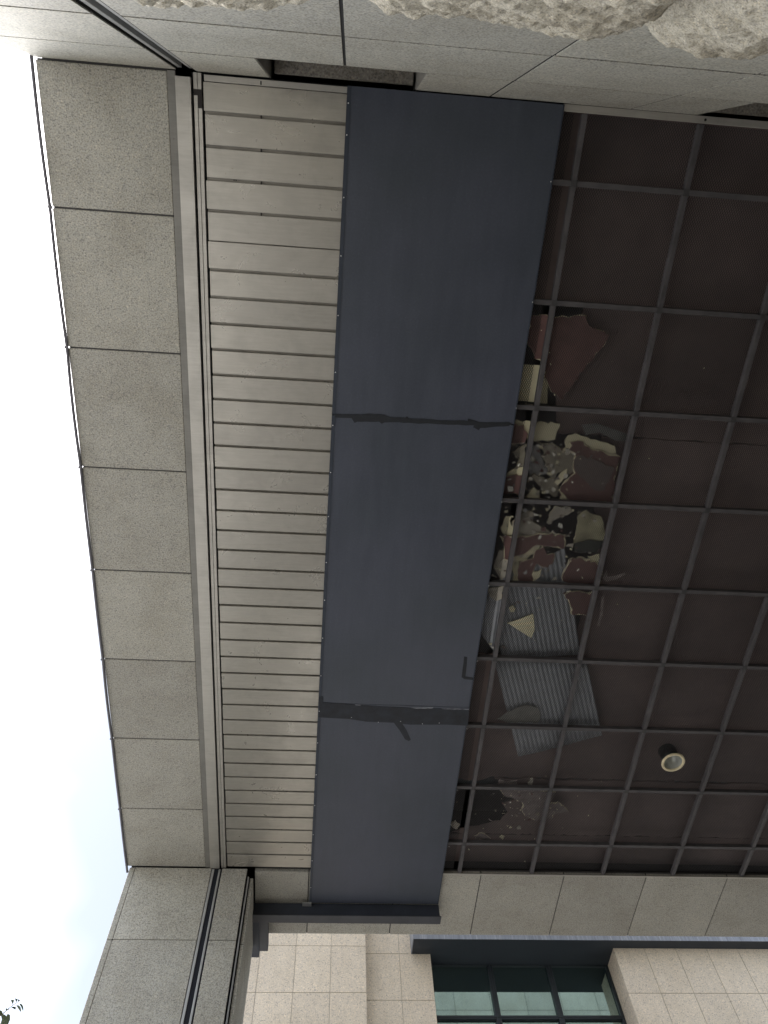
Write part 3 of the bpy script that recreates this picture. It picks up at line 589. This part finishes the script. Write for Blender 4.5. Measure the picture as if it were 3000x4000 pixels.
def mesh_panel(x0, x1, y0, y1):
    hole = x0 < LX < x1 and y0 < LY < y1
    key = (round(x1-x0, 3), round(y1-y0, 3), hole); me = MESHC.get(key)
    if me is None:
        wx, wy = x1-x0, y1-y0; vs = []; fs = []; hw, hh = .0016, .0012
        ni = int(wx/(SWX/2)); nj = int(wy/(LWY/2)); rr = random.Random(4)
        J = {}
        def pt(i, j):
            if (i, j) not in J: J[(i, j)] = (i*SWX/2-wx/2+rr.uniform(-.0006, .0006), j*LWY/2-wy/2+rr.uniform(-.0006, .0006))
            return J[(i, j)]
        for j in range(nj):
            for i in range(ni+1):
                if (i+j) % 2: continue
                for di in (-1, 1):
                    if not 0 <= i+di <= ni: continue
                    (ax, ay), (bx, by) = pt(i, j), pt(i+di, j+1)
                    if hole and math.hypot(ax+(x0+x1)/2-LX, ay+(y0+y1)/2-LY) < .106: continue
                    dx, dy = bx-ax, by-ay; L = math.hypot(dx, dy); nx, ny = -dy/L*hw, dx/L*hw
                    b0 = len(vs)
                    for px, py in ((ax, ay), (bx, by)):
                        vs += [(px+nx, py+ny, -hh), (px-nx, py-ny, -hh*.2), (px-nx, py-ny, hh), (px+nx, py+ny, hh*.2)]
                    for s in range(4):
                        s2 = (s+1) % 4; fs.append((b0+s, b0+s2, b0+4+s2, b0+4+s))
        me = mesh_from('mesh_panel', vs, fs, ['mesh_paint']); MESHC[key] = me
    return place('mesh_panel', me, Vector(((x0+x1)/2, (y0+y1)/2, 5.0435+CZ)), msh)
cols = [(.70, 1.433-.055)]+[(a-.004, b_+.004) for a, b_ in zip(XK, XK[1:])]+[(XK[-1], XE)]
rows = [(-.512, YK[0])]+[(a-.004, b_+.004) for a, b_ in zip(YK, YK[1:])]+[(YK[-1], 6.314)]
cols = [c_ for c_ in cols if c_[1]-c_[0] > .1]
for c_ in cols:
    for r_ in rows: mesh_panel(c_[0], c_[1], r_[0], r_[1])

# ================================================================== old boarding above the mesh
brd = thing('ceiling_boarding', 'dark brown old ceiling boarding seen above the mesh, partly collapsed', 'ceiling board', (4.5, 2.9, 5.15))
rg = random.Random(8)
ZB = 5.15
def rect(x0, x1, y0, y1): return [(x0, y0), (x1, y0), (x1, y1), (x0, y1)]
BE = ['board_brown', 'board_brown']
sheet_poly('board', rect(.4, XE, -.55, .66), ZB, .009, BE, brd)
sheet_poly('board', jag([(1.70, .664), (XE, .664), (XE, 1.62), (1.66, 1.62), (1.60, 1.3), (1.58, 1.0)], .05, .006, rg), ZB+.001, .009, BE, brd, .004, rg)
sheet_poly('board', jag([(2.02, 1.623), (XE, 1.623), (XE, 3.70), (2.12, 3.70), (2.17, 3.3), (2.10, 2.9), (2.16, 2.5), (2.07, 2.2), (2.06, 1.9)], .05, .006, rg), ZB, .009, BE, brd, .004, rg)
sheet_poly('board', jag([(.4, 3.703), (XE, 3.703), (XE, 5.16), (1.62, 5.16), (1.5, 5.22), (1.3, 5.19), (1.1, 5.25), (.4, 5.22)], .04, .010, rg), ZB+.011, .009, BE, brd)
sheet_poly('board', jag([(1.66, 5.163), (XE, 5.163), (XE, 5.93), (1.30, 5.93), (1.46, 5.84), (1.62, 5.80), (1.80, 5.74), (1.86, 5.62), (1.80, 5.5), (1.93, 5.42), (1.78, 5.30)], .04, .014, rg), ZB, .009, BE, brd, .004, rg)
sheet_poly('board', rect(.4, XE, 5.933, 6.33), ZB+.001, .009, BE, brd)
d1 = thing('air_duct', 'dark round duct in the void above the far end of the mesh', 'duct', (1.8, 5.5, 5.75))
tube('duct', [(.2, 5.50, 5.62), (2.6, 5.52, 5.62)], .16, 'duct_dark', d1, 20)
tube('hoop', [(1.3, 5.51, 5.62), (1.33, 5.51, 5.62)], .168, 'duct_dark', d1, 20)

# ================================================================== rubble lying on the mesh
FACE = {'ragged': ['ragged', 'core'], 'red': ['red', 'core'], 'brown': ['brown', 'core'], 'cream': ['cream', 'core'], 'pale': ['pale', 'core'], 'olive': ['olive', 'core'], 'stained': ['stained', 'core']}
rg = random.Random(21)
for nm, lab, poly, z, th, fm_, rim in DEBRIS:
    mats = FACE.get(fm_, [fm_])
    pj = jag(poly, .028, .0015 if 'clean' in lab or nm != 'plasterboard_piece' else .011, rg)
    o = sheet_poly(nm, pj, z, th*.8, mats, None, rim*.7, rg, (rg.uniform(-.012, .012), rg.uniform(-.012, .012)))
    tag(o, lab, {'plasterboard_piece': 'board scrap', 'bent_metal_trim': 'metal strip', 'crumpled_foil': 'foil', 'torn_paper': 'torn paper'}[nm], 'broken ceiling pieces lying on the mesh')
for lab, q, z in CORR:
    L01 = math.dist(q[0], q[1]); nu = max(8, int(L01/.0052)); vs = []; fs = []; nv = 10
    for i in range(nu+1):
        u = i/nu
        for j in range(nv+1):
            v = j/nv
            x = (q[0][0]*(1-u)+q[1][0]*u)*(1-v)+(q[3][0]*(1-u)+q[2][0]*u)*v
            y = (q[0][1]*(1-u)+q[1][1]*u)*(1-v)+(q[3][1]*(1-u)+q[2][1]*u)*v
            vs.append((x, y, z+.009+.0026*math.sin(2*math.pi*u*L01/.042)+.006*math.sin(u*5+v*3)))
    k = len(vs); vs += [(x, y, zz+.0012) for x, y, zz in vs]
    for i in range(nu):
        for j in range(nv):
            a = i*(nv+1)+j; fs.append((a, a+1, a+nv+2, a+nv+1)); fs.append((k+a, k+a+nv+1, k+a+nv+2, k+a+1))
    for i in range(nu):
        a = i*(nv+1); fs.append((a, a+nv+1, k+a+nv+1, k+a)); a += nv; fs.append((a, k+a, k+a+nv+1, a+nv+1))
    for j in range(nv):
        fs.append((j, k+j, k+j+1, j+1)); a = nu*(nv+1)+j; fs.append((a, a+1, k+a+1, k+a))
    o = solid('corrugated_sheet', vs, fs, 'galvanised', None, smooth=True)
    tag(o, lab, 'metal sheet', 'corrugated sheets lying on the mesh')
rg = random.Random(77)           # small chips caught in the rubble
CH = [(1.38, 1.86, 'chip left of the first long bar, above the dark red square scrap'), (1.35, 2.06, 'chip beside cover sheet, on the corner of the dark red square scrap'),
      (1.47, 1.80, 'chip at the upper end of the crumpled foil'), (1.49, 1.97, 'chip at the lower end of the crumpled foil'), (1.56, 1.78, 'chip on the upper corner of the large olive scrap'),
      (1.66, 1.90, 'chip in the middle of the large olive scrap'), (1.61, 2.08, 'chip right of the cream wedge above the second rubble cross bar'), (1.76, 1.93, 'chip on the left edge of the largest red slab'),
      (2.07, 1.98, 'chip near the right edge of the largest red slab'), (1.36, 2.32, 'chip just above the bright triangle left of first long bar'), (1.65, 2.47, 'chip on the pale grey square cornered board'),
      (1.80, 2.36, 'lone chip right of the left pointing pale wedge'), (2.07, 2.30, 'lone chip right of the tall stained scrap'), (1.37, 2.70, 'chip on the pale pointed scrap left of first long bar'),
      (1.58, 2.80, 'chip on the rounded dark red scrap'), (2.02, 2.75, 'chip at the middle of the five sided red slab')]
for cx_, cy_, lab_ in CH:
    n_ = rg.randint(4, 7); r0 = rg.uniform(.014, .034); el = rg.uniform(.45, 1); ro = rg.uniform(0, 3)
    pl = []
    for q in range(n_):
        a_ = 6.283*q/n_; rr_ = r0*rg.uniform(.6, 1.3); ux, uy = rr_*math.cos(a_), rr_*math.sin(a_)*el
        pl.append((cx_+ux*math.cos(ro)-uy*math.sin(ro), cy_+ux*math.sin(ro)+uy*math.cos(ro)))
    o = sheet_poly('plaster_chip', jag(pl, .02, .002, rg), rg.uniform(5.047, 5.053), .008, [rg.choice(['chip', 'chip', 'cream', 'pale', 'silver'])], None, .002, rg, (rg.uniform(-.1, .1), rg.uniform(-.1, .1)))
    tag(o, 'small pale '+lab_, 'plaster chip', 'small chips among the broken boards')
FM = ['cream', 'chip', 'pale', 'red', 'olive', 'silver', 'ragged']   # torn flakes between the scraps: too many and small to pick apart
vs = []; fs = []; fmi = []; rg = random.Random(91)
for k in range(330):
    u = rg.random()
    if u < .44: x = rg.gauss(1.62, .17); y_ = rg.uniform(1.66, 2.13)
    elif u < .80: x = rg.gauss(1.62, .22); y_ = rg.uniform(2.16, 2.86)
    elif u < .92: x = rg.gauss(1.85, .16); y_ = rg.uniform(5.10, 5.75)
    else: x = rg.uniform(1.35, 2.1); y_ = rg.uniform(2.9, 3.6)
    if not 1.29 < x < 2.15: continue
    r0 = rg.choice((.007, .011, .016, .024)); n_ = rg.choice((3, 3, 4, 5)); ro = rg.uniform(0, 6.28); b0 = len(vs)
    nn = Vector((rg.gauss(0, .35), rg.gauss(0, .35), 1)).normalized(); zc = 5.0475+r0*.45+rg.uniform(0, .012); mi = rg.choice((0, 0, 1, 1, 2, 2, 3, 3, 4, 5, 6))
    pl = [(r0*rg.uniform(.55, 1.5)*math.cos(ro+6.283*q/n_+rg.uniform(-.35, .35)), r0*rg.uniform(.4, 1.2)*math.sin(ro+6.283*q/n_)) for q in range(n_)]
    for t_ in (0, .004):
        for ax, ay in pl: vs.append((x+ax, y_+ay, zc-(nn.x*ax+nn.y*ay)/nn.z+t_))
    fs.append(tuple(b0+q for q in range(n_))[::-1]); fs.append(tuple(b0+n_+q for q in range(n_)))
    fs += [(b0+q, b0+(q+1) % n_, b0+n_+(q+1) % n_, b0+n_+q) for q in range(n_)]; fmi += [mi]*(n_+2)
o = solid('board_flakes', vs, fs, FM, None, fmi); tag(o, 'torn flakes of board strewn between the larger scraps', 'flakes', kind='stuff')
vs = []; fs = []
rg = random.Random(33)
for k in range(90):
    x = rg.uniform(1.3, 2.7); y_ = rg.choice([rg.uniform(.8, 3.2), rg.uniform(4.9, 6.2)]); 
    if x > 2.25 and rg.random() < .7: continue
    r = rg.uniform(.002, .008); b0 = len(vs)
    for a in range(5): vs.append((x+r*math.cos(a*1.257+k)*rg.uniform(.5, 1.3), y_+r*math.sin(a*1.257+k)*rg.uniform(.5, 1.3), 5.0465))
    vs += [(v[0], v[1], 5.0465+r) for v in vs[b0:b0+5]]
    fs += [(b0+4, b0+3, b0+2, b0+1, b0), (b0+5, b0+6, b0+7, b0+8, b0+9)]+[(b0+a, b0+(a+1) % 5, b0+5+(a+1) % 5, b0+5+a) for a in range(5)]
o = solid('plaster_crumbs', vs, fs, 'cream'); tag(o, 'small pale plaster crumbs scattered over the mesh', 'crumbs', kind='stuff')

# ================================================================== downlight
dl = thing('downlight', 'round recessed downlight with cream rim in the mesh ceiling', 'lamp', (LX, LY, 5.0))
lathe('trim_ring', [(.088, .012), (.086, .0), (.092, -.006), (.108, -.006), (.1135, .0), (.1135, .006), (.108, .010), (.088, .012)], LX, LY, 4.998, 'ring_cream', dl, 48)
lathe('reflector', [(.0875, .004), (.084, .02), (.077, .05), (.064, .078), (.040, .096), (.018, .102), (.0001, .103)], LX, LY, 5.0, 'reflector', dl, 48)
lathe('housing', [(.0905, .014), (.0905, .05), (.084, .06), (.084, .24), (.075, .262), (.0001, .264)], LX, LY, 5.0, 'housing', dl, 40)

# ================================================================== far beam
beam = thing('granite_beam', 'granite faced underside of the beam closing the far end of the passage', 'beam', (3.9, 6.8, 5.0))
box('backing_board', -.655, XE, 6.337, 7.276, 5.009, 5.06, 'sealant', beam, 0)
bj = [-.655, -.107, .778, 1.660, 2.533, 3.410, 4.293, 5.178, 6.063, 6.948, 7.833, XE]
for a, b_ in zip(bj, bj[1:]):
    box('stone_panel', a+G, b_-G, 6.335, 7.280, 5.0+random.uniform(-.0012, .0012), 5.04, 'granite', beam, .003)

# ================================================================== far pillar
pil = thing('granite_pillar', 'grey granite clad corner pillar with upright metal slot below the soffit', 'pillar', (-1.27, 6.8, -CZ))
PY = 6.285
box('pillar_core', -1.87, -.725, PY+.010, 7.27, -CZ, 4.998, 'backing', pil, 0)
box('pillar_core', -.7245, -.668, PY+.06, 7.27, -CZ, 4.90, 'backing', pil, 0)
pr = [-CZ, -.55, .25, 1.05, 1.85, 2.65, 3.45, 4.25, 4.994]
for z0, z1 in zip(pr, pr[1:]):
    box('stone_panel', -1.880, -1.8275, PY+.004, PY+.04, z0+.003, z1-.003, 'granite', pil, .004)
    box('stone_panel', -1.8225, -1.078, PY+random.uniform(-.001, .001), PY+.04, z0+.003, z1-.003, 'granite', pil, .003)
    box('stone_panel', -.972, -.7255, PY+random.uniform(-.001, .001), PY+.04, z0+.003, z1-.003, 'granite', pil, .003)
    t1 = min(z1, 4.93)
    box('stone_panel', -.69, -.658, PY+.055, 6.95, z0+.003, t1-.003, 'granite', pil, .003)
    box('stone_panel', -.69, -.658, 6.955, 7.275, z0+.003, t1-.003, 'granite', pil, .003)
box('slot_back', -1.078, -.972, PY+.0085, PY+.0095, -CZ, 4.985, 'black_gap', pil, 0)
box('rail', -1.073, -1.049, PY+.0012, PY+.0083, -CZ, 4.983, 'rail_metal', pil, .002)
box('rail', -1.006, -.987, PY+.0012, PY+.0083, -CZ, 4.983, 'rail_metal', pil, .002)
box('slot_back', -.7240, -.6905, PY+.050, PY+.054, -CZ, 4.93, 'black_gap', pil, 0)
box('rail', -.712, -.698, PY+.022, PY+.0495, -CZ, 4.92, 'rail_metal', pil, .003)

# ================================================================== flexible conduit along the soffit edge
con = thing('flexible_conduit', 'grey ribbed cable conduit sagging along the outer soffit edge', 'conduit', (-1.92, 2.9, 4.99))
pts = []; rad = []
ny = int((6.36+.60)/.00325)
for i in range(ny+1):
    yy = -.60+i*.00325
    s = 0
    for (a, b_), sg in zip(zip(sj, sj[1:]), (.018, .020, .020, .008, .006, .014, .005, .005)):
        if a <= yy <= b_: s = sg*math.sin(math.pi*(yy-a)/(b_-a))
    near = max(0, (.9-yy)/1.4)
    pts.append((-1.911-.012*near, yy, 4.994-.4*s)); rad.append(.0125 if i % 2 else .0102)
    pts[-1] = (pts[-1][0]-.35*s*.6, yy, pts[-1][2])
tube('ribbed_tube', pts, rad, 'conduit_grey', con, 8)
for a in sj[1:-1]:
    box('clip', -1.929, -1.900, a-.009, a+.009, 4.983, 4.999, 'conduit_grey', con, .004)

# ================================================================== the building over the passage
up = thing('upper_building', 'granite clad upper building resting over the passage', 'building', (3.3, 2.9, 5.1))
box('floor_slab', -1.80, XE, -.69, 7.18, 6.60, 6.90, 'void_concrete', up, 0)
box('side_wall', -1.89, -1.70, -1.6, 7.20, 5.065, 13.0, 'backing', up, 0)
box('side_wall', XE+.001, XE+.25, -1.6, 7.20, -CZ, 13.0, 'backing', up, 0)
box('end_wall', -1.89, XE+.25, 7.201, 7.262, 5.065, 13.0, 'backing', up, 0)
box('end_wall', -1.89, XE+.25, -1.7, -1.601, 5.0, 13.0, 'backing', up, 0)
box('roof', -1.95, XE+.3, -1.8, 7.3, 13.001, 13.25, 'void_concrete', up, 0)
fr = [5.045+.88*k for k in range(10)]
bj2 = [-1.905, -.992]+bj[1:]
for z0, z1 in zip(fr, fr[1:]):
    for a, b_ in zip(bj2, bj2[1:]):
        box('stone_panel', a+G, b_-G, 7.250, 7.280, z0+G, z1-G, 'granite', up, 0)
    for a, b_ in zip(sj, sj[1:]):
        box('stone_panel', -1.905, -1.87, a+G, b_-G, z0+G, z1-G, 'granite', up, 0)

# ================================================================== beige tiled building beyond
bld = thing('tiled_building', 'beige tile clad building with green windows beyond the passage', 'building', (2.5, 15, -CZ))
box('wall_core', -1.545, .855, 12.010, 20, -CZ, 12, 'tile_grout', bld, 0)
box('wall_core', .856, 2.008, 12.210, 20, -CZ, 12, 'tile_grout', bld, 0)
box('wall_core', 5.29, 12.5, 12.010, 20, -CZ, 12, 'tile_grout', bld, 0)
box('wall_core', 2.009, 5.289, 12.62, 20, -CZ, 12, 'window_frame', bld, 0)
tz = [8.025+.783*k for k in (-12, -6, -5, -4, -3, -2, -1, 0, 1, 2, 3)]; tz[0] = -CZ
T = .0035
for z0, z1 in zip(tz, tz[1:]):
    for k in range(4):
        x1 = .862-.603*k
        box('wall_tile', x1-.603+T, x1-T, 12.0+random.uniform(-.001, .001), 12.03, z0+T, z1-T, 'beige_tile', bld, .0015)
    box('wall_tile', .862, 1.462-T, 12.2, 12.23, z0+T, z1-T, 'beige_tile', bld, .0015)
    box('wall_tile', 1.462+T, 2.013, 12.2, 12.23, z0+T, z1-T, 'beige_tile', bld, .0015)
    if z0 < 8.0:
        xx = [5.281, 5.845]+[5.845+.575*k for k in range(1, 11)]
        for a, b_ in zip(xx, xx[1:]):
            box('wall_tile', a+(T if a > 5.3 else 0), b_-T, 12.0+random.uniform(-.001, .001), 12.03, z0+T, min(z1-T, 8.018), 'beige_tile', bld, .0015)
        box('wall_tile', 5.2815, 5.31, 12.0315, 12.50, z0+T, min(z1-T, 8.018), 'beige_tile', bld, .0015)
ev = box('eave', 1.690, 12.2, 11.800, 12.615, 8.022, 8.55, 'eave_dark', bld, .003)
for a, b_ in ((1.672, 4.30), (4.303, 6.95), (6.953, 9.6), (9.603, 12.2)):
    box('flashing', a, b_, 11.790, 11.7985, 8.020, 8.56, 'flashing', ev, .001)
box('flashing', 1.672, 1.6885, 11.799, 12.2, 8.020, 8.56, 'flashing', ev, .001)
wx = [2.014, 3.108, 4.183, 5.279]
for (z0, z1) in ((7.130, 8.02), (6.05, 7.128), (4.95, 6.048)):
    for a, b_ in zip(wx, wx[1:]):
        a0, b0 = a+.001, b_-.001
        wf = box('window', a0, a0+.045, 12.47, 12.60, z0, z1, 'window_frame', bld, .003)
        box('frame', b0-.045, b0, 12.47, 12.60, z0, z1, 'window_frame', wf, .003)
        box('frame', a0+.0455, b0-.0455, 12.475, 12.60, z0, z0+.035, 'window_frame', wf, .003)
        box('frame', a0+.0455, b0-.0455, 12.475, 12.60, z1-.02, z1-.0005, 'window_frame', wf, .003)
        box('pane', a0+.0458, b0-.0458, 12.53, 12.538, z0+.0355, z1-.0205, 'green_glass', wf, 0)

# ================================================================== tree beside the pillar
tree = thing('young_tree', 'leafy twig of a young tree reaching up beside the pillar', 'tree', (-4.3, 7.3, -CZ))
tube('trunk', [(-4.3, 7.3, -CZ), (-4.28, 7.28, -.6), (-4.2, 7.22, .6), (-4.1, 7.1, 1.9), (-3.9, 6.95, 2.7)], [.09, .075, .06, .04, .022], 'bark', tree, 12)
tube('branch', [(-4.1, 7.1, 1.9), (-3.5, 6.75, 2.5), (-2.95, 6.3, 3.1)]+TWIG, [.03, .02, .011, .006, .005, .004, .003, .0022, .0017, .0012], 'bark', tree, 8)
for a in ((-4.9, 7.5, 3.1), (-4.5, 6.6, 3.0), (-3.9, 7.8, 3.0), (-4.7, 7.9, 2.6)):
    tube('branch', [(-4.2, 7.22, .9), tuple(.5*(p+q) for p, q in zip((-4.2, 7.22, 1.1), a)), a], [.03, .02, .006], 'bark', tree, 8)
rg = random.Random(2)
for L_ in LEAVES:              # leaves at the tip of the twig: thin, slightly folded along the midrib
    c_ = Vector((0, 0, 0))
    for v in L_: c_ += Vector(v)
    c_ /= len(L_); nrm = (Vector(L_[0])-c_).cross(Vector(L_[len(L_)//3])-c_)
    nrm = nrm.normalized() if nrm.length > 1e-9 else Vector((0, 0, 1))
    mid = c_+nrm*.004
    vs = [Vector(v) for v in L_]+[mid]; k = len(L_)
    fs = [(i, (i+1) % k, k) for i in range(k)]
    vs += [v+nrm*.0004 for v in vs]; fs += [(k+1+(i+1) % k, k+1+i, 2*k+1) for i in range(k)]+[(i, k+1+i, k+1+(i+1) % k, (i+1) % k) for i in range(k)]
    solid('leaf', vs, fs, 'leaf', tree)
vs = []; fs = []
for k in range(1500):
    a = rg.uniform(0, 6.283); r = rg.random()**.4; el = rg.uniform(-1, 1)
    c_ = Vector((-4.35, 7.3, 2.35))+Vector((math.cos(a)*1.15*r*math.sqrt(1-el*el), math.sin(a)*1.15*r*math.sqrt(1-el*el), el*r*.95))
    d = Vector((rg.uniform(-1, 1), rg.uniform(-1, 1), rg.uniform(-.8, .2))).normalized(); s = d.cross(Vector((rg.uniform(-1, 1), rg.uniform(-1, 1), 1))).normalized(); L = rg.uniform(.05, .09)
    up_ = s.cross(d)*.012; b0 = len(vs)
    vs += [c_, c_+d*L*.45+s*L*.33+up_, c_+d*L, c_+d*L*.45-s*L*.33+up_, c_+d*L*.5]
    fs += [(b0, b0+1, b0+4), (b0+1, b0+2, b0+4), (b0+2, b0+3, b0+4), (b0+3, b0, b0+4)]
o = solid('crown', vs, fs, 'leaf', tree); tag(o, kind='stuff')
